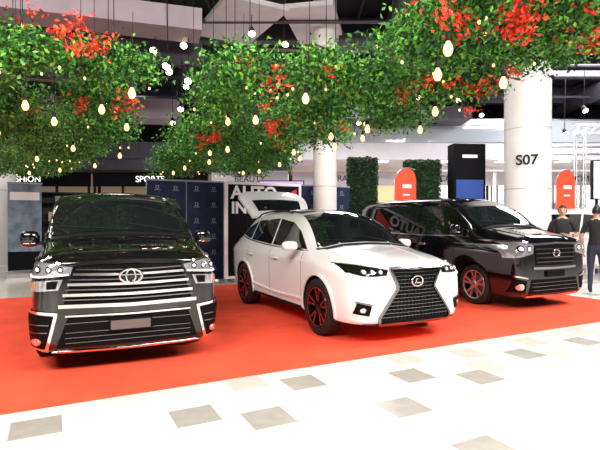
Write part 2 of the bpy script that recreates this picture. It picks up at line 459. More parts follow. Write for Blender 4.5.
        for z in (.32,.38,.44): P.band([(-.58,z),(.58,z)],.008,DC,t=.016)
        P.band([(-.68,.24),(0,.23),(.68,.24)],.026,C,t=.018)
        P.patch([(.70,.48),(.89,.52)],[(.72,.30),(.89,.30)],GB,nu=8,nv=8,mir=True,t=.012)
        P.disc((.81,.39),.05,C,mir=True,t=.02); P.disc((.81,.39),.036,M['lamp'],mir=True,t=.026)
        P.band([(.68,.52),(.89,.56)],.020,C,t=.02,mir=True)
        p,n=P.hit(0,.86,'front',1); ring(mb,(p.x+.04,0,P.zm(.86)),.085,.055,.011,C)
        mb.box((p.x+.02,0,.58),(.02,.46,.10),M['signblack'])
    for sd in (1,-1):
        mb.sell((1.18,sd*1.015,1.29),(.075,.105,.095),paint,.7)
        mb.sell((1.195,sd*1.02,1.235),(.08,.10,.018),DC,.7)
        mb.box((1.18,sd*.93,1.24),(.06,.12,.04),MK)
        mb.box((1.125,sd*1.015,1.29),(.02,.155,.13),M['chrome'])
    mb.make('trim_and_glazing',E,angle=40)
    wb=MB()
    for x in wx:
        for sd in (1,-1): wheel(wb,(x,sd*.80,wz),.345,.225,sd,'alloy')
    wb.tube([(wx[0],-.75,wz),(wx[0],.75,wz)],.04,MK); wb.tube([(wx[1],-.75,wz),(wx[1],.75,wz)],.04,MK)
    wb.make('wheels',E,angle=30)
    return E

def suv(name,loc,phi,paint):
    E=empty(name,loc,phi)
    st=[
    (2.27,.28,.52,.74,.83,.88,.91,.56,.64,.62,.55,.42),
    (2.22,.23,.52,.78,.89,.94,.97,.72,.80,.78,.70,.54),
    (2.06,.21,.52,.83,.94,.995,1.03,.83,.88,.86,.79,.62),
    (1.78,.21,.52,.87,.98,1.04,1.08,.88,.925,.90,.84,.67),
    (1.44,.21,.52,.90,1.01,1.08,1.12,.88,.935,.915,.86,.71),
    (1.18,.21,.52,.92,1.03,1.13,1.17,.88,.905,.90,.865,.735),
    (.86,.21,.52,.94,1.05,1.34,1.40,.88,.90,.90,.865,.71),
    (.50,.21,.52,.95,1.06,1.54,1.62,.88,.90,.90,.865,.67),
    (.18,.21,.52,.96,1.07,1.61,1.69,.88,.90,.90,.865,.65),
    (-.4,.21,.52,.97,1.09,1.635,1.72,.88,.90,.905,.865,.64),
    (-1.0,.21,.52,.99,1.12,1.62,1.71,.88,.915,.91,.86,.63),
    (-1.4,.21,.54,1.0,1.15,1.57,1.68,.88,.935,.92,.85,.61),
    (-1.8,.23,.56,1.01,1.17,1.46,1.60,.86,.92,.91,.82,.58),
    (-2.08,.27,.58,1.0,1.13,1.27,1.39,.82,.87,.86,.76,.52),
    (-2.22,.31,.6,.94,1.03,1.07,1.11,.72,.78,.78,.68,.48),
    (-2.26,.35,.6,.88,.94,.98,1.01,.6,.68,.66,.58,.4)]
    wz=.37; wx=(1.38,-1.35)
    ob,bvh=make_body('body',st,paint,E,wx,.415,wz)
    mb=MB(); P=Patcher(bvh,mb)
    G=M['glass'];C=M['chrome'];K=M['gloss_black'];MK=M['matte_black'];DC=M['darkchrome'];GB=M['grille_black']
    P.patch([(-.58,1.58),(-.28,1.635),(0,1.65),(.28,1.635),(.58,1.58)],[(-.76,1.135),(-.4,1.19),(0,1.205),(.4,1.19),(.76,1.135)],G,nu=24,nv=12,t=.005)
    P.patch([(-.78,1.12),(-.4,1.175),(0,1.19),(.4,1.175),(.78,1.12)],[(-.78,1.105),(-.4,1.155),(0,1.17),(.4,1.155),(.78,1.105)],MK,nu=20,nv=3,t=.01)
    P.patch([(.24,-.54),(-1.55,-.50)],[(.24,.54),(-1.55,.50)],K,'top',nu=20,nv=14,t=.005)
    P.patch([(.60,1.36),(.32,1.48),(-.18,1.54)],[(.96,1.105),(.3,1.115),(-.18,1.13)],G,'side',mir=True,nu=14,nv=8)
    P.patch([(-.24,1.545),(-1.14,1.51)],[(-.24,1.13),(-1.14,1.18)],G,'side',mir=True,nu=14,nv=8)
    P.patch([(-1.20,1.50),(-1.62,1.38)],[(-1.20,1.19),(-1.72,1.26)],G,'side',mir=True,nu=10,nv=6)
    P.band([(1.02,1.085),(.3,1.095),(-.4,1.115),(-1.2,1.17),(-1.75,1.24)],.016,C,'side',mir=True)
    for sd in (1,-1):
        pts=[]
        for k in range(9):
            x=.05-1.5*k/8; p,n=P.hit(x,sd*.59,'top',1); pts.append(p+Vector((0,0,.035 if 0<k<8 else .0)))
        mb.tube(pts,.014,MK,8)
    for x in (.90,-.21,-1.17): P.patch([(x-.0035,1.06),(x+.0035,1.06)],[(x-.0035,.34),(x+.0035,.34)],MK,'side',t=.0015,mir=True,nu=2,nv=12)
    P.patch([(.95,.31),(-.92,.31)],[(.93,.235),(-.90,.235)],MK,'side',mir=True,nu=16,nv=3,t=.01)
    P.band([(.93,.42),(0,.39),(-.9,.44)],.03,paint,'side',t=.02,mir=True)
    for x in (.02,-1.0):
        for sd in (1,-1):
            p,n=P.hit(x,.93,'side',sd); mb.sell(p+n*.02,(.10,.015,.016),paint,.6)
    for x in wx:
        g=[]
        for r in (.417,.45):
            g.append([(x+r*math.cos(a),wz+r*math.sin(a)) for a in [math.radians(-18+216*k/28) for k in range(29)]])
        P.grid(g,paint,'side',t=.018,sd=1); P.grid(g,paint,'side',t=.018,sd=-1)
    P.zm=lambda z: z+.03
    Lp=[(-.385,.875),(-.33,.78),(-.275,.66),(-.385,.52),(-.555,.30),(-.53,.25)]
    Rp=[(-a,b) for a,b in Lp]
    P.patch(Lp,Rp,GB,nu=16,nv=14,t=.010)
    P.band(Lp,.026,DC,t=.035,nu=24); P.band(Rp,.026,DC,t=.035,nu=24)
    P.band([(-.39,.885),(0,.895),(.39,.885)],.022,DC,t=.032)
    P.band([(-.54,.245),(0,.235),(.54,.245)],.022,DC,t=.032)
    def wat(z):
        for i in range(len(Rp)-1):
            (a,za),(b,zb)=Rp[i],Rp[i+1]
            if zb<=z<=za: return a+(b-a)*(za-z)/(za-zb)
        return .3
    for k in range(13):
        z=.845-.044*k
        w=wat(z)-.03; P.band([(-w,z),(0,z-.004),(w,z)],.006,DC,t=.022,nu=10)
        nn=int(w/.05)
        for j in range(-nn,nn+1):
            y=j*.055+(k%2)*.027
            if abs(y)<w-.01: P.band([(y,z),(y+(.02 if k%2 else -.02),z-.044)],.006,K,t=.020,nu=3)
    p,n=P.hit(0,.73,'front',1); bz=.765; ring(mb,(p.x+.04,0,bz),.085,.062,.010,C)
    mb.box((p.x+.04,.015,bz-.023),(.012,.07,.014),C); mb.box((p.x+.04,-.025,bz),(.012,.014,.07),C,mtx=Matrix.Rotation(-.5,3,'X'))
    P.patch([(.415,.865),(.60,.895),(.74,.92),(.845,.93)],[(.44,.815),(.60,.808),(.74,.812),(.845,.845)],K,nu=16,nv=6,mir=True,t=.010)
    for y in (.52,.62,.71): P.disc((y,.853),.026,M['lamp'],mir=True,t=.018); P.disc((y,.853),.014,M['led'],mir=True,t=.024)
    P.band([(.415,.872),(.60,.902),(.74,.927),(.85,.937)],.010,C,t=.016,mir=True)
    P.band([(.48,.775),(.62,.765),(.80,.80)],.016,M['led'],t=.016,mir=True)
    P.band([(.80,.80),(.83,.835)],.014,M['led'],t=.016,mir=True,nu=4)
    P.patch([(.64,.46),(.80,.50)],[(.67,.34),(.82,.37)],GB,nu=10,nv=6,mir=True,t=.008)
    P.band([(.63,.475),(.81,.515)],.012,DC,t=.016,mir=True)
    P.disc((.74,.415),.028,M['lamp'],mir=True,t=.018)
    P.band([(-.70,.225),(0,.215),(.70,.225)],.03,MK,t=.015)
    P.zm=None
    P.band([(1.15,.42),(1.6,.36),(2.10,.30)],.02,paint,'top',t=.008,mir=True)
    P.patch([(-.50,1.46),(.50,1.46)],[(-.64,1.02),(.64,1.02)],MK,'rear',nu=12,nv=8)
    P.patch([(.45,.99),(.80,1.04)],[(.48,.88),(.80,.90)],M['taillamp'],'rear',mir=True,t=.012)
    P.patch([(-1.96,1.08),(-2.15,1.02)],[(-1.93,.97),(-2.15,.92)],M['taillamp'],'side',mir=True,t=.01,nu=5,nv=4)
    for y0,y1 in ((.6,.02),(-.05,-.62)):
        pts=[]
        for k in range(7):
            y=y0+(y1-y0)*k/6; p,n=P.hit(y,1.215+.01*k-abs(y)*.08,'front',1); pts.append(p+n*.014)
        mb.tube(pts,.007,MK,6)
    for sd in (1,-1):
        mb.sell((.80,sd*1.02,1.15),(.075,.115,.07),paint,.7)
        mb.box((.80,sd*.91,1.105),(.05,.12,.03),MK)
        mb.box((.74,sd*1.02,1.15),(.02,.17,.10),C)
    # open tailgate
    gx0,gz0=-1.66,1.62
    L=.84; an=math.radians(45)
    def TG(s,y,t=0):
        bul=.05*math.sin(math.pi*min(1,s))-.12*s*s
        return Vector((gx0-math.cos(an)*L*s+math.sin(an)*(bul+t), y, gz0+math.sin(an)*L*s+math.cos(an)*(bul+t)))
    ns,ny=12,14; w1=ny+1
    for t0,mm,s0,s1,ws in ((0,paint,0,1,1.0),(.010,G,.14,.50,.72)):
        vs=[];fs=[]
        for th in (0,-(.05 if t0==0 else .01)):
            for i in range(ns+1):
                s=s0+(s1-s0)*i/ns
                hw=(.60+.12*math.sin(math.pi*.5*min(1,s*1.4)))*ws
                if s>.75: hw*=1-.9*(s-.75)**1.5*2.2
                for k in range(ny+1):
                    y=-hw+2*hw*k/ny; vs.append(TG(s,y,t0-.06*(y/.7)**2+th))
        nn=len(vs)//2
        for i in range(ns):
            for k in range(ny):
                a=i*w1+k; fs.append((a,a+1,a+w1+1,a+w1)); fs.append((nn+a,nn+a+w1,nn+a+w1+1,nn+a+1))
            for k in (0,ny):
                a=i*w1+k; fs.append((a,a+w1,nn+a+w1,nn+a))
        for k in range(ny):
            for i in (0,ns):
                a=i*w1+k; fs.append((a,nn+a,nn+a+1,a+1))
        mb.add(vs,fs,mm)
    for sd in (1,-1): mb.tube([(-1.92,sd*.62,1.28),tuple(TG(.55,sd*.60,-.05))],.012,MK,6)
    mb.make('trim_and_glazing',E,angle=40)
    wb=MB()
    for x in wx:
        for sd in (1,-1): wheel(wb,(x,sd*.80,wz),.37,.23,sd,'sport')
    for x in wx: wb.tube([(x,-.75,wz),(x,.75,wz)],.04,MK)
    wb.make('wheels',E,angle=30)
    return E

CZ=.012
minivan('minivan',(-2.72,7.12,CZ),math.radians(-66),M['black_paint'],True)
suv('suv',(.40,7.96,CZ),math.radians(-63),M['white_paint'])
minivan('minivan',(3.27,10.44,CZ),math.radians(-63),M['black_paint'],False,1.05)
minivan('minivan',(9.1,14.6,0),math.radians(-63),M['white_paint'],False)

# ------------------------------------------------------------ floor / carpet
def floor_material():
    m=bpy.data.materials.new('floor_marble'); m.use_nodes=True; nt=m.node_tree; b=nt.nodes['Principled BSDF']
    tc=nt.nodes.new('ShaderNodeTexCoord'); mp=nt.nodes.new('ShaderNodeMapping')
    mp.inputs['Rotation'].default_value=(0,0,-TH)
    nt.links.new(tc.outputs['Object'],mp.inputs['Vector'])
    br=nt.nodes.new('ShaderNodeTexBrick'); br.offset=0; br.inputs['Scale'].default_value=1
    br.inputs['Brick Width'].default_value=.6; br.inputs['Row Height'].default_value=.6; br.inputs['Mortar Size'].default_value=.003
    br.inputs['Color1'].default_value=(.84,.79,.72,1); br.inputs['Color2'].default_value=(.79,.74,.67,1); br.inputs['Mortar'].default_value=(.60,.56,.51,1)
    nt.links.new(mp.outputs['Vector'],br.inputs['Vector'])
    n=nt.nodes.new('ShaderNodeTexNoise'); n.inputs['Scale'].default_value=1.7; n.inputs['Detail'].default_value=8
    nt.links.new(mp.outputs['Vector'],n.inputs['Vector'])
    mx=nt.nodes.new('ShaderNodeMixRGB'); mx.blend_type='MULTIPLY'; mx.inputs[0].default_value=.3
    r=nt.nodes.new('ShaderNodeValToRGB'); r.color_ramp.elements[0].color=(.7,.7,.72,1); r.color_ramp.elements[1].color=(1,1,1,1)
    nt.links.new(br.outputs['Color'],mx.inputs[1])
    nt.links.new(n.outputs['Fac'],r.inputs['Fac']); nt.links.new(r.outputs['Color'],mx.inputs[2])
    nt.links.new(mx.outputs['Color'],b.inputs['Base Color'])
    b.inputs['Roughness'].default_value=.10
    return m
FM=floor_material()
f=MB(); f.box((0,10,-.1),(60,50,.2),FM); f.make('floor',smooth=False)
t=MB()
expl=[(.957,3.67,0),(1.45,3.38,0),(2.06,3.98,0),(1.58,4.2,1),(3.1,3.68,0),(2.51,3.08,0),(3.66,3.34,0),(2.53,2.24,0),(-.13,3.99,0),(4.2,4.0,1),(4.75,3.7,0),(4.55,3.1,1),(5.3,4.05,1),(5.9,3.75,0),(5.5,3.2,1),(6.4,4.1,1),(6.9,3.5,0),(6.2,3.1,1),(7.4,3.9,1),(5.0,2.5,1),(3.9,2.6,1),
 (3.4,4.15,1),(4.0,3.55,1),(5.1,3.5,1),(6.5,3.75,1),(7.1,4.1,1),(7.9,3.6,1),(8.4,4.0,0),(8.9,3.5,1),(7.5,3.1,1),(6.8,2.7,1),(5.8,2.6,1),(4.4,2.0,1),(3.3,2.9,1)]
def tl(a,b,k):
    x,y=ab(a,b); t.box((x,y,.0005),(.34,.34,.003),M['tilebeige'] if k else M['tilegrey'],TH)
for a,b,k in expl: tl(a,b,k)
for i in range(-6,24):
    for j in range(-6,4):
        a=i*.62+(j%3)*.2; b=j*.62-.2
        if b<1.8 and random.random()<.3: tl(a,b,random.random()<.5)
for i in range(0,14):
    for j in range(0,9):
        a=9.9+i*.62; b=3.0+j*.62
        if random.random()<.35: tl(a,b,random.random()<.6)
t.make('floor_tile_inlay',smooth=False)
M['carpet']=mat('red_carpet_pile',(0.86,0.075,0.028),0.95,noise=0.14,nscale=2.2,bump=0.15)
c=MB()
a0,a1,b0,b1=-9.5,9.3,4.37,10.95
c.box((0,0,0),(a1-a0,b1-b0,.012),M['carpet']); c.make('red_carpet',smooth=False,loc=(*ab((a0+a1)/2,(b0+b1)/2),.006),rz=TH)

# ------------------------------------------------------------ columns
def column(x,y,r,h=7.6):
    E=empty('column',(x,y,0)); m=MB()
    m.lathe([(r+.06,0),(r+.06,.18),(r+.02,.2),(r,.22),(r,h),(.001,h)],(0,0,0),M['colwhite'],'z',48)
    for z in (2.45,4.2): m.lathe([(r,z),(r+.008,z+.004),(r+.008,z+.012),(r,z+.016)],(0,0,0),M['steel'],'z',48)
    m.make('shaft',E,angle=30); return E
E=column(6.72,14.2,.64)
text('level_sign','S07',.40,(-.30,-.60,3.25),(math.pi/2,0,-math.radians(26)),M['matte_black'],E,off=.008)
column(.68,13.1,.32)
column(-9.35,14.6,.62)

# ------------------------------------------------------------ ceiling & shell
c=MB(); c.box((0,11,7.8),(50,46,.3),M['ceil']); c.make('ceiling',smooth=False)
w=MB(); w.box((0,32,3.9),(50,.4,7.8),M['wall_dark']); w.make('wall_back',smooth=False)
w=MB(); w.box((-24.8,14,3.9),(.4,36,7.8),M['wall']); w.make('wall_left',smooth=False)
w=MB(); w.box((24.8,14,3.9),(.4,36,7.8),M['wall']); w.make('wall_right',smooth=False)
w=MB(); w.box((0,-11.8,3.9),(50,.4,7.8),M['wall_dark']); w.make('wall_front',smooth=False)  # unseen wall behind the camera, added to give the cars dark reflections
d=MB()
for x,z,r in ((-9,6.9,.35),(-4.2,7.0,.28),(2.5,6.9,.35),(7.5,7.0,.3),(12,6.9,.35)):
    d.tube([(x,6,z),(x+.5,28,z)],r,M['duct'],16)
for y in (11,14.5,18,22,26):
    d.box((0,y,7.25),(44,.35,.7),M['duct'])
for k in range(14):
    x=-13+k*2.1; d.tube([(x,5,7.45),(x,28,7.45)],.04,M['duct'],6)
for y in (9,12.5,16,20): d.tube([(-16,y,6.7),(16,y,6.7)],.05,M['duct'],6)
d.make('ceiling_ductwork')
s=MB()
s.box((-4.6,10.9,6.2),(4.6,.9,.5),M['beam'],.3); s.box((-5.6,12.6,6.0),(6,.7,.4),M['duct'],.1); s.box((-9.5,17.5,5.6),(10,1.2,.7),M['beam'],.1)
s.box((-1.6,12.6,6.75),(1.6,2.6,.12),M['whitesoff'],.5); s.box((.4,12.9,6.8),(1.3,2.4,.12),M['whitesoff'],-.2)
s.box((3.6,13.5,6.6),(5,.5,.4),M['duct'],-.1); s.box((2.4,20,5.9),(9,1.5,.5),M['duct'])
s.make('ceiling_soffit',smooth=False)
m=MB()
m.box((9.5,24.5,4.6),(20,7,.75),M['whitesoff']); m.box((9.5,20.95,5.45),(20,.05,.95),mat('balustrade_glass',(.45,.5,.55),.08,0,.5)); m.box((9.5,20.95,5.95),(20,.1,.06),M['steel'])
for k in range(14): m.box((1+k*1.35,21.6,4.205),(.5,.5,.03),M['whiteglow'])
m.make('mezzanine_gallery',smooth=False)
m=MB()
m.box((-12.5,26,4.35),(24,5,.6),M['duct']); m.box((-12.5,23.45,5.0),(24,.05,.8),M['duct'])
m.make('mezzanine_gallery',smooth=False)
random.seed(3)
def storefront(x0,x1,y,h,glow,sign,signmat,dark=False,rz=0):
    E=empty('storefront',((x0+x1)/2,y,0),rz); w=x1-x0; q=MB()
    q.box((0,.9,h/2),(w,.08,h),glow)
    q.box((0,0,h-.35),(w,.25,.7),M['signblack'] if dark else M['whitesoff'])
    for k in range(int(w/1.4)+1):
        q.box((-w/2+.05+k*(w-.1)/int(w/1.4),0,h/2),(.09,.12,h),M['steel'] if not dark else M['matte_black'])
    q.box((0,0,.1),(w,.15,.2),M['matte_black'])
    for k in range(int(w*4)):
        xx=random.uniform(-w/2+.3,w/2-.3); hh=random.uniform(.3,1.5)
        q.box((xx,.6,random.choice([.5,1.2,1.9])+hh/4),(random.uniform(.15,.5),.2,hh*.6),random.choice(GOODS))
    for z in (1.0,1.7,2.4): q.box((0,.6,z),(w-.2,.3,.04),M['steel'] if not dark else M['matte_black'])
    q.make('front',E,smooth=False)
    if sign: text('sign',sign,.42,(0,-.14,h-.36),(math.pi/2,0,0),signmat,E)
storefront(-17,-10.5,24,3.98,M['dimglow'],'FASHION',M['whiteglow'],True)
storefront(-10.3,-4.6,24,3.98,M['dimglow'],'SPORTS',M['whiteglow'],True)
storefront(-4.4,-.6,24,3.98,M['whiteglow'],'BEAUTY',M['matte_black'])
storefront(-.4,5.2,25,4.1,M['warmglow'],'TRAVEL',M['matte_black'])
storefront(5.4,10,25,4.1,M['whiteglow'],'CAFE',M['matte_black'])
storefront(10.2,19,25,4.1,M['whiteglow'],'HOME',M['matte_black'])
# unseen glowing shopfronts behind the camera, added for reflections in the cars
storefront(-13,-7,-10.2,3.6,M['whiteglow'],'BOOKS',M['matte_black'],False,math.pi)
storefront(-3,2,-10.2,3.6,M['whiteglow'],'GIFTS',M['matte_black'],False,math.pi)
storefront(6,12,-10.2,3.6,M['whiteglow'],'SHOES',M['matte_black'],False,math.pi)

# ------------------------------------------------------------ backdrop booth
x,y=ab(1.95,11.95); 
E=empty('display_backdrop',(x,y,0),TH); q=MB()
for k in range(6):
    cx=.47+k*.96; q.box((cx,0,1.27),(.94,.05,2.48),M['navy']); q.box((cx-.475,-.005,1.27),(.015,.06,2.48),M['navyedge'])
    for r in range(6):
        for cc in (-.22,.22):
            zz=.35+r*.40; q.box((cx+cc,-.028,zz),(.08,.006,.08),M['logo']); q.box((cx+cc,-.032,zz),(.05,.006,.05),M['navy']); q.box((cx+cc,-.028,zz-.07),(.15,.006,.014),M['logo'])
q.box((2.88,0,2.525),(5.8,.07,.04),M['navyedge'])
for k in range(7): q.box((.0+k*.96,.15,.03),(.06,.5,.06),M['steel'])
q.make('panels',E,smooth=False)
x,y=ab(4.75,11.35)
E=empty('event_signboard',(x,y,0),TH); q=MB()
q.box((0,0,1.3),(2.10,.08,2.4),M['ink']); q.box((0,-.045,1.3),(1.94,.02,2.26),M['signblack'])
q.add([(.05,-.062,1.95),(.90,-.062,1.95),(.90,-.062,2.36)],[(0,1,2)],M['signred'])
for sx in (-.8,.8): q.box((sx,.2,.03),(.08,.6,.06),M['steel']); q.box((sx,0,.1),(.05,.05,.2),M['steel'])
q.make('board',E,smooth=False)
text('headline','AUTO',.44,(-.90,-.065,2.22),(math.pi/2,0,0),M['ink'],E,align='LEFT',off=.012)
text('subline','INSIDE',.40,(-.90,-.07,1.84),(math.pi/2,0,0),M['ink'],E,align='LEFT',off=.012)

# left booth
E=empty('banner_stand',(-7.45,13.0,0),.45); q=MB()
q.box((0,0,1.35),(.80,.02,2.35),mat('banner_print',(.16,.22,.30),.5,noise=.6,nscale=3)); q.box((0,-.012,2.2),(.7,.01,.22),M['ink']); q.box((0,-.012,.45),(.8,.01,.5),M['signblack'])
q.box((0,0,.06),(.86,.22,.12),M['steel']); q.box((0,0,2.55),(.84,.05,.04),M['steel']); q.tube([(0,.05,.1),(0,.05,2.5)],.012,M['steel'])
q.make('banner',E,smooth=False)
E=empty('display_shelf',(-7.0,15.2,0),.35); q=MB()
for sx in (-1.3,0,1.3): q.box((sx,0,1.2),(.06,.5,2.4),M['matte_black'])
for z in (.3,.9,1.5,2.1,2.4): q.box((0,0,z),(2.66,.5,.04),M['matte_black'])
q.box((0,.24,1.2),(2.6,.02,2.4),M['wall_dark'])
for k in range(22):
    z=random.choice([.32,.92,1.52,2.12]); hh=random.uniform(.15,.3)
    q.box((random.uniform(-1.2,1.2),-.05,z+hh/2),(random.uniform(.1,.25),.2,hh),random.choice(GOODS))
q.make('shelf',E,smooth=False)
def stool(x,y):
    E=empty('bar_stool',(x,y,0),.3); q=MB()
    q.lathe([(.22,0),(.22,.02),(.04,.05),(.03,.75),(.18,.77),(.19,.82),(.001,.84)],(0,0,0),M['matte_black'],'z',24)
    q.box((0,.17,1.05),(.36,.04,.38),M['matte_black']); q.make('stool',E)
stool(-5.6,12.6); stool(-6.3,12.9)

# ------------------------------------------------------------ flags
def flag(x,y,s=1):
    E=empty('feather_flag',(x,y,0),.2); q=MB()
    q.lathe([(.25,0),(.25,.03),(.03,.06),(.001,.06)],(0,0,0),M['steel'],'z',20)
    R=.46
    pts=[(0,0,.05),(0,0,1.2),(0,0,2.2)]+[(R*(1-math.cos(a)),0,2.74+R*math.sin(a)) for a in [math.radians(120*k/12) for k in range(13)]]
    q.tube(pts,.014,M['steel'],8)
    vs=[];fs=[];n=30
    for i in range(n+1):
        z=.9+(3.19-.9)*i/n
        u=min(.999,max(0,(z-2.74)/R)); l=R*(1-math.sqrt(1-u*u)); r=.74-(.74-R)*(1-math.sqrt(1-u*u))
        for k in range(9):
            xx=l+(r-l)*k/8; vs.append((xx,.03*math.sin(4*xx+z*2),z))
    for i in range(n):
        for k in range(8): a=i*9+k; fs.append((a,a+1,a+10,a+9))
    q.add(vs,fs,M['flag']); q.box((.40,-.04,2.62),(.30,.01,.12),M['ink'],0)
    q.box((.38,-.04,2.35),(.22,.01,.05),M['ink'],0)
    q.make('flag',E)
flag(2.95,15.0); flag(8.2,15.4)

# ------------------------------------------------------------ foliage
def leaves_mesh(name,pts,size,mlist,midx,parent,up=0.4):
    n=len(pts)
    nrm=np.random.normal(size=(n,3)); nrm[:,2]+=up; nrm/=np.linalg.norm(nrm,axis=1)[:,None]
    r=np.random.normal(size=(n,3)); t=np.cross(nrm,r); t/=np.linalg.norm(t,axis=1)[:,None]; b=np.cross(nrm,t)
    s=size[:,None]
    v=np.empty((n,4,3)); v[:,0]=pts-t*s*.5; v[:,1]=pts+b*s*.26+nrm*s*.10; v[:,2]=pts+t*s*.5; v[:,3]=pts-b*s*.26+nrm*s*.10
    me=bpy.data.meshes.new(name)
    me.vertices.add(n*4); me.vertices.foreach_set('co',v.reshape(-1))
    me.loops.add(n*6); me.polygons.add(n*2)
    base=(np.arange(n)*4)[:,None]
    li=(base+np.array([[0,1,2,0,2,3]])).reshape(-1)
    me.loops.foreach_set('vertex_index',li.astype(np.int32))
    me.polygons.foreach_set('loop_start',(np.arange(n*2)*3).astype(np.int32))
    me.polygons.foreach_set('material_index',np.repeat(midx,2).astype(np.int32))
    for m_ in mlist: me.materials.append(m_)
    me.update(calc_edges=True); me.validate()
    o=bpy.data.objects.new(name,me); link(o,parent); return o

def canopy(name, blobs, fl_boxes):
    E=empty(name,(0,0,0)); allp=[]; sz=[]; mi=[]
    br=MB()
    for (x,y,z,rx,ry,rz,tw) in blobs:
        sub=[(random.uniform(-.55,.55)*rx,random.uniform(-.55,.55)*ry,random.uniform(-.5,.3)*rz) for _ in range(5)]
        for k in range(int(tw*1.6)):
            s_=random.choice(sub)
            while True:
                p=np.random.uniform(-1,1,3)
                if (p**2).sum()<1: break
            c=np.array([x+s_[0]+p[0]*rx*.6,y+s_[1]+p[1]*ry*.6,z+s_[2]+p[2]*rz*.85])
            n=random.randint(24,44)
            q=c+np.random.normal(size=(n,3))*np.array([.11,.11,.075])
            q[:,2]=np.maximum(q[:,2],2.62+.05*np.random.rand(n))
            allp.append(q); sz.append(np.random.uniform(.04,.078,n)); mi.append(np.zeros(n))
            if k%6==0:
                e=c+np.random.normal(size=3)*.05
                m=(c+np.array([x,y,z+.2]))/2+np.random.normal(size=3)*.1
                br.tube([(x,y,z+.2),tuple(m),tuple(e)],[.018,.012,.005],M['wood'],5)
        br.tube([(x,y,z+.15),(x,y,7.6)],.006,M['matte_black'],5)
    for i in range(len(blobs)-1):
        a=blobs[i];b=blobs[i+1]; br.tube([(a[0],a[1],a[2]+.2),(b[0],b[1],b[2]+.2)],.02,M['wood'],6)
    for (x,y,z,rx,ry,rz,cnt) in fl_boxes:
        for k in range(cnt):
            c=np.array([x,y,z])+np.random.uniform(-1,1,3)*np.array([rx,ry,rz])
            n=random.randint(12,40); q=c+np.random.normal(size=(n,3))*np.array([.06,.06,.045])
            allp.append(q); sz.append(np.random.uniform(.045,.07,n)); mi.append(np.ones(n))
    P=np.concatenate(allp); S=np.concatenate(sz); I=np.concatenate(mi)
    leaves_mesh('leaves_and_blossom',P,S,[M['leaf'],M['flower']],I,E)
    br.make('branches',E,fixn=False)
    return E
L=[(-3.0,5.2,3.35,.7,.5,.22,65),(-2.05,5.3,3.28,.5,.5,.2,45),(-3.7,6.2,3.15,.85,.7,.22,75),(-2.55,6.4,3.12,.5,.6,.22,55),(-4.3,7.4,3.05,.9,.8,.25,75),(-3.25,7.6,3.0,.5,.7,.25,50),
   (-5.2,8.8,3.0,1.0,.9,.28,75),(-4.1,9.0,3.0,.6,.7,.28,55),(-6.4,10.4,3.0,1.1,.9,.28,65),(-5.3,10.6,2.95,.7,.8,.28,50),(-7.6,12,2.95,1.0,.8,.28,55),(-6.5,12,2.95,.6,.7,.28,35)]
canopy('hanging_foliage_canopy',L,[(-3.0,5.2,3.62,.7,.3,.08,14),(-3.6,5.6,3.35,.5,.4,.15,8),(-2.1,5.0,3.35,.35,.2,.12,6),(-2.6,6.0,2.95,.8,.5,.12,5)])
C2=[(-.55,5.3,3.2,.5,.45,.18,50),(.4,5.4,3.2,.55,.45,.18,55),(-.85,6.3,3.12,.6,.6,.22,60),(.35,6.4,3.1,.7,.6,.22,65),(-1.15,7.5,3.0,.75,.7,.25,70),(.15,7.6,3.0,.75,.7,.25,70),
    (-1.6,8.9,2.98,.8,.8,.26,75),(-.3,9.0,2.98,.85,.8,.26,75),(-2.3,10.4,2.95,.9,.8,.26,70),(-.9,10.6,2.95,.9,.8,.26,70),(-2.9,11.8,2.95,.85,.7,.26,55),(-1.4,12.0,2.95,1.0,.7,.26,60)]
canopy('hanging_foliage_canopy',C2,[(.1,5.4,3.05,.8,.4,.15,10),(.3,6.5,2.9,.8,.6,.12,9),(-.8,7.8,2.82,.9,.8,.10,7)])
R3=[(1.35,3.75,3.35,.45,.4,.18,45),(2.1,3.9,3.4,.5,.4,.18,55),(2.8,4.2,3.48,.5,.4,.18,50),(1.2,4.6,3.22,.55,.5,.2,60),(2.1,4.6,3.3,.55,.5,.18,60),(2.95,4.9,3.45,.5,.4,.16,45),(1.15,5.6,3.1,.55,.55,.22,60),(1.85,5.6,3.15,.45,.5,.2,45),
    (1.25,6.5,3.02,.5,.5,.22,45),(2.6,5.4,3.4,.5,.4,.16,35),(1.5,4.0,3.62,.5,.4,.15,40),(2.4,4.3,3.72,.6,.4,.15,45),(3.1,4.7,3.8,.5,.4,.15,35),(1.3,4.8,3.55,.6,.4,.15,35)]
canopy('hanging_foliage_canopy',R3,[(1.4,3.8,3.15,.5,.3,.15,12),(2.3,3.9,3.2,.7,.3,.2,26),(1.5,5.2,2.95,.6,.6,.14,10),(2.9,4.4,3.3,.4,.3,.3,12)])

# bulbs
b=MB()
bl=[(-1.44,4.12,2.6),(.05,4.3,2.6),(-2.6,4.55,2.6),(-2.7,5.28,2.6),(1.03,3.6,2.6),(.96,3.12,2.62),(-.48,5.2,2.6),(1.64,3.88,2.62),(1.35,4.8,2.6),(.8,5.7,2.6),(-1.98,4.8,2.62),(0,8.5,2.62),(-.4,9.4,2.62),(-1.1,7.3,2.6),
    (-3.4,7.2,2.6),(-4.6,8.4,2.6),(-3.0,8.0,2.6),(.5,7.0,2.6),(-2.4,10,2.62),(-.9,10.6,2.62),(-5.2,10.4,2.62),(1.5,6.0,2.65),(.4,6.2,2.6),(-1.7,9.0,2.62),(-4.1,9.6,2.62),(-3.9,6.2,2.65),(-.1,7.6,2.6),(-1.3,11,2.62),(-2.9,11,2.62),(-6.2,11,2.62),
    (-2.2,6.1,2.7),(-.9,6.0,2.75),(-1.5,8.0,2.65),(.9,6.9,2.7)]
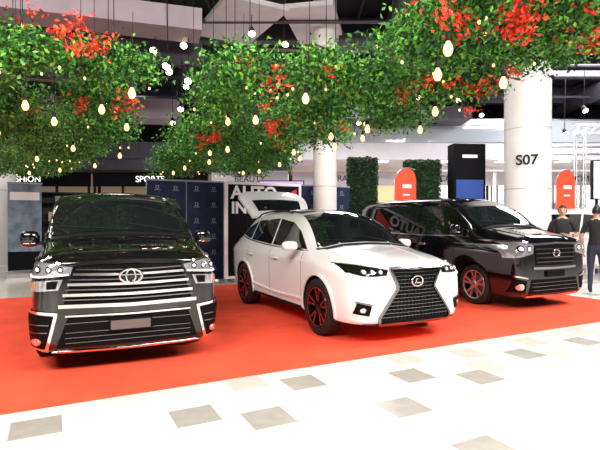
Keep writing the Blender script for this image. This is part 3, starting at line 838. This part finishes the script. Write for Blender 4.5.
for x,y,z in bl:
    b.lathe([(.001,-.045),(.018,-.040),(.030,-.018),(.032,0),(.026,.022),(.015,.042),(.012,.052)],(x,y,z),M['bulb'],'z',14)
    b.lathe([(.016,.05),(.018,.055),(.018,.10),(.005,.11)],(x,y,z),M['matte_black'],'z',10)
    b.tube([(x,y,z+.1),(x+.01,y,3.3)],.003,M['matte_black'],4)
for k in range(90):
    q=random.choice(L+C2+R3); x=q[0]+random.uniform(-1,1)*q[3]; y=q[1]+random.uniform(-1,1)*q[4]; z=max(2.66,q[2]-q[5]-.05)
    b.sell((x,y,z),(.014,.014,.018),M['bulb'],1.0,8,6); b.tube([(x,y,z),(x,y,z+.3)],.002,M['matte_black'],3)
b.make('string_lights',fixn=False)

# ceiling spotlights
s=MB()
sp=[(-3.4,12.5,5.4),(-3.2,13.5,5.3),(-3.0,15,5.2),(-2.6,16,5.8),(-2.2,14,6.0),(-1.5,16,6.1),(-.4,13,6.3),(.8,14,6.4),(1.6,15,6.2),(3,16,6),(4.2,17,5.9),(5.6,17,5.8),(2.2,18,5.2),(6.8,18,5.5),(8.6,18,5.6),(-6,15,5.2),(-7.5,16,5.6),(-4.5,17,5),(9.5,16,5.2),(-1,20,5.5),(0,22,5.3),(10.5,19,5.0),(-3.6,14.5,4.9),(-3.9,17,4.7),(-2.9,12,5.9),
 (-3.5,11.5,5.6),(-3.0,10.8,5.0),(-1.2,12,6.2),(-3.3,16.5,4.6),(-2.7,11.6,4.9)]
for x,y,z in sp:
    tilt=Vector((random.uniform(-.3,.3),-.75,-1)).normalized()
    p=Vector((x,y,z)); s.tube([p-tilt*.22,p],[.06,.095],M['matte_black'],14); s.tube([p+tilt*.001,p+tilt*.012],[.085,.085],M['spotglow'],14)
    s.tube([p-tilt*.15,(x,y,7.6)],.012,M['matte_black'],5)
s.make('track_spotlights')

# ------------------------------------------------------------ hedges
def hedge(x,y,w,dp,z0,z1,rz=0):
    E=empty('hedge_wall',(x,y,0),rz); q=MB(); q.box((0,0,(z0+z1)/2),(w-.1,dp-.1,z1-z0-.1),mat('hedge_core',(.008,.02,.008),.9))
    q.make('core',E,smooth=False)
    n=int((w+dp)*2*(z1-z0)*700); pts=[]
    for k in range(n):
        f=random.random(); zz=random.uniform(z0,z1)
        if f<w/(w+dp): pts.append((random.uniform(-w/2,w/2),random.choice([-1,1])*dp/2+random.gauss(0,.02),zz))
        else: pts.append((random.choice([-1,1])*w/2+random.gauss(0,.02),random.uniform(-dp/2,dp/2),zz))
    for k in range(int(w*dp*600)): pts.append((random.uniform(-w/2,w/2),random.uniform(-dp/2,dp/2),z1+random.gauss(0,.02)))
    pts=np.array(pts); leaves_mesh('leaves',pts,np.random.uniform(.06,.11,len(pts)),[M['leafdark']],np.zeros(len(pts)),E)
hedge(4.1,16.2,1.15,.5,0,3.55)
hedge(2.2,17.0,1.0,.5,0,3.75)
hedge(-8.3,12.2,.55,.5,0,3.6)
E=empty('display_tower',(5.4,15.6,0),.1); q=MB()
q.box((0,0,2.0),(1.05,.5,4.0),M['signblack']); q.box((0,-.26,2.2),(.9,.02,1.3),M['blueglow']); q.box((0,-.26,3.6),(.5,.02,.1),M['ink']); q.make('tower',E,smooth=False)
E=empty('led_screen',(-.9,23.2,0)); q=MB()
q.box((0,0,3.0),(2.2,.15,1.0),M['matte_black']); q.box((0,-.08,3.0),(2.1,.02,.9),M['purpleglow'])
for sx in (-.9,.9): q.box((sx,0,1.25),(.08,.08,2.5),M['matte_black'])
q.make('screen',E,smooth=False)

# ------------------------------------------------------------ truss right
def truss(name,p0,p1,w=.3):
    p0=Vector(p0);p1=Vector(p1);d=(p1-p0);L_=d.length;d.normalize()
    a=d.orthogonal().normalized() if abs(d.z)>.9 else d.cross(Vector((0,0,1))).normalized(); b_=d.cross(a)
    q=MB(); cs=[(a*sx+b_*sy)*w/2 for sx,sy in((1,1),(-1,1),(-1,-1),(1,-1))]
    for c_ in cs: q.tube([p0+c_,p1+c_],.022,M['steel'],8)
    n=int(L_/w)
    for i in range(n):
        for k in range(4):
            q.tube([p0+d*(L_*i/n)+cs[k],p0+d*(L_*(i+1)/n)+cs[(k+1)%4]],.010,M['steel'],5)
    return q.make(name)
truss('stage_truss',(10.2,17.5,0),(10.2,17.5,4.7)); truss('stage_truss',(10.0,17.5,4.87),(16,17.5,4.87)); truss('stage_truss',(8.6,19.5,4.4),(14.5,19.5,4.4))
E=empty('led_screen',(12.4,18.3,0)); q=MB()
q.box((0,0,3.1),(2.6,.15,1.5),M['matte_black']); q.box((0,-.08,3.1),(2.5,.02,1.4),M['coolglow'])
for sx in (-1.1,1.1): q.box((sx,0,1.2),(.08,.08,2.4),M['matte_black'])
q.make('screen',E,smooth=False)

# ------------------------------------------------------------ people
def skin_mesh(verts,edges,radii,name,level=2):
    me=bpy.data.meshes.new(name); me.from_pydata(verts,edges,[])
    o=bpy.data.objects.new(name+'_t',me); COL.objects.link(o)
    o.modifiers.new('sk','SKIN')
    for i,r in enumerate(radii):
        d=me.skin_vertices[0].data[i]; d.radius=(r if isinstance(r,tuple) else (r,r)); d.use_root=(i==0)
    s=o.modifiers.new('s','SUBSURF'); s.levels=level
    dg=bpy.context.evaluated_depsgraph_get(); m2=bpy.data.meshes.new_from_object(o.evaluated_get(dg)); bpy.data.objects.remove(o)
    m2.polygons.foreach_set('use_smooth',[True]*len(m2.polygons)); m2.name=name
    return m2
def person(loc,rz,scale=1.0,bent=False,long_hair=False):
    E=empty('person',loc,rz); E.scale=(scale,)*3
    V=[(0,0,.95),(0,0,1.10),(0,-.01,1.30),(0,0,1.44),(0,-.005,1.53)]
    R=[(.15,.11),(.135,.10),(.16,.115),(.085,.07),(.052,.052)]
    Ed=[(0,1),(1,2),(2,3),(3,4)]
    for sd in (-1,1):
        el=(sd*.27,.03,1.13); wr=(sd*.25,-.06,.90) if not bent else (sd*.10,-.26,1.12)
        pl=(sd*.245,-.08,.83) if not bent else (sd*.05,-.32,1.14)
        i=len(V); V+=[(sd*.18,0,1.40),el,wr,pl]; R+=[(.062,.062),(.045,.045),(.029,.029),(.034,.022)]
        Ed+=[(3,i),(i,i+1),(i+1,i+2),(i+2,i+3)]
        i=len(V); V+=[(sd*.095,0,.86),(sd*.105,-.015,.50),(sd*.11,.02,.10),(sd*.12,-.13,.045)]; R+=[(.095,.095),(.062,.062),(.042,.042),(.042,.035)]
        Ed+=[(0,i),(i,i+1),(i+1,i+2),(i+2,i+3)]
    me=skin_mesh(V,Ed,R,'body')
    for k in ('shirt','skin','jeans','shoe'): me.materials.append(M[k])
    idx=[]
    for p in me.polygons:
        c=p.center
        if c.z>1.475: k=1
        elif c.z<.10: k=3
        elif c.z<.96 and abs(c.x)<.2: k=2
        elif (abs(c.x)>.2 or c.y<-.17) and c.z<1.20: k=1
        else: k=0
        idx.append(k)
    me.polygons.foreach_set('material_index',idx)
    link(bpy.data.objects.new('figure',me),E)
    for sd in (-1,1):
        base=Vector((sd*.245,-.08,.83)) if not bent else Vector((sd*.05,-.32,1.14))
        dn=Vector((0,-.15,-1)).normalized() if not bent else Vector((-sd*.5,-.8,.1)).normalized()
        side=Vector((0,1,-.15)).normalized() if not bent else Vector((0,0,1))
        inn=Vector((-sd,0,0)) if not bent else Vector((0,-1,0))
        for k,(off,l) in enumerate(((-.027,.07),(-.009,.08),(.009,.075),(.026,.06))):
            a=base+side*off+dn*.01
            pts=[a,a+dn*(l*.5+.02),a+dn*(l*.8+.02)+inn*.012,a+dn*(l+.02)+inn*.03]
            fm=skin_mesh([tuple(p) for p in pts],[(0,1),(1,2),(2,3)],[.009,.0085,.008,.007],'finger',1); fm.materials.append(M['skin']); link(bpy.data.objects.new('finger_%d'%k,fm),E)
        a=base-side*.02-dn*.02
        pts=[a,a-side*.02+dn*.02+inn*.01,a-side*.028+dn*.05+inn*.02]
        fm=skin_mesh([tuple(p) for p in pts],[(0,1),(1,2)],[.011,.010,.008],'thumb',1); fm.materials.append(M['skin']); link(bpy.data.objects.new('thumb',fm),E)
    q=MB(); c=Vector((0,-.015,1.635))
    vs=[];fs=[];nu,nv=28,20
    for i in range(nv+1):
        ph=-math.pi/2+math.pi*i/nv
        for k in range(nu):
            th=2*math.pi*k/nu; x=math.cos(ph)*math.cos(th); y=math.cos(ph)*math.sin(th); z=math.sin(ph)
            jaw=1-.28*max(0,-z)
            px=x*.075*jaw; py=y*.095*(1-.12*max(0,-z)); pz=z*.115
            if y<0:
                py-= .022*math.exp(-(x/.16)**2)*math.exp(-((z+.12)/.18)**2)
                py+= .008*math.exp(-((abs(x)-.38)/.16)**2)*math.exp(-((z-.08)/.12)**2)
                py-= .006*math.exp(-(x/.3)**2)*math.exp(-((z+.45)/.08)**2)
            vs.append(c+Vector((px,py,pz)))
    for i in range(nv):
        for k in range(nu): fs.append((i*nu+k,i*nu+(k+1)%nu,(i+1)*nu+(k+1)%nu,(i+1)*nu+k))
    q.add(vs,fs,M['skin'])
    q.tube([(0,0,1.50),(0,-.005,1.58)],[.052,.05],M['skin'],16)
    for sd in (-1,1):
        q.sell(c+Vector((sd*.030,-.083,.010)),(.012,.006,.006),M['eyewhite'],1,10,6)
        q.sell(c+Vector((sd*.030,-.088,.030)),(.016,.004,.003),M['hair'],1,10,6)
        q.sell(c+Vector((sd*.077,.005,-.005)),(.009,.018,.030),M['skin'],1,10,8)
    q.sell(c+Vector((0,-.091,-.052)),(.022,.006,.006),M['brownlip'],1,12,6)
    vs=[];fs=[]
    for i in range(nv+1):
        ph=-math.pi/2+math.pi*i/nv
        for k in range(nu):
            th=2*math.pi*k/nu; x=math.cos(ph)*math.cos(th); y=math.cos(ph)*math.sin(th); z=math.sin(ph)
            r=1.12
            lim = .35 if y<-.35 else (-.35 if not long_hair else -1.6)
            zz=max(z,lim) if not long_hair or y<-.35 else z*(1 if z>0 else 1.6)
            if z<lim: r=.9
            vs.append(c+Vector((x*.075*r,y*.095*r+.006,zz*.115*1.10)))
    for i in range(nv):
        for k in range(nu): fs.append((i*nu+k,i*nu+(k+1)%nu,(i+1)*nu+(k+1)%nu,(i+1)*nu+k))
    q.add(vs,fs,M['hair']); q.make('head',E,angle=60)
person((5.85,10.7,0),-.5,1.07,True); person((6.12,9.9,0),2.4,1.05,False)

# ------------------------------------------------------------ lights
def area(name,loc,size,power,col=(1,1,1),target=None,sy=None):
    l=bpy.data.lights.new(name,'AREA'); l.energy=power; l.color=col; l.size=size
    if sy: l.shape='RECTANGLE'; l.size_y=sy
    o=bpy.data.objects.new(name,l); COL.objects.link(o); o.location=loc
    if target is not None: o.rotation_euler=(Vector(target)-Vector(loc)).to_track_quat('-Z','Y').to_euler()
    return o
area('ceiling_fill',(-3,-1.5,7.3),5,1600,(1,.93,.84),(-2,6,0),3)  # broad area lamps added below the closed ceiling to light cars and hall
area('ceiling_fill',(4,0,7.3),5,2000,(1,.95,.88),(2,7,0),3)
area('ceiling_fill',(8,7,7.2),3,1000,(1,.97,.95),(6,8,0))
area('ceiling_fill',(-9,9,7.2),3,650,(1,.95,.9),(-7,9,0))
area('ceiling_fill',(2,17.5,6.6),3,400,(1,.95,.95),(2,17,0))
area('ceiling_fill',(11,17,7),4,1000,(1,.96,1),(11,18,0))
area('ceiling_fill',(-8,19,6.8),3,180,(.95,.9,1),(-8,20,0))
w=bpy.data.worlds.new('world'); scn.world=w; w.use_nodes=True
w.node_tree.nodes['Background'].inputs[0].default_value=(1,.95,.91,1); w.node_tree.nodes['Background'].inputs[1].default_value=.6

cam=bpy.data.cameras.new('camera'); co=bpy.data.objects.new('camera',cam); COL.objects.link(co)
cam.sensor_width=36; cam.lens=480/600*36; co.location=(0,0,1.5); co.rotation_euler=(math.radians(90-.36),0,0)
scn.camera=co
scn.view_settings.view_transform='Standard'
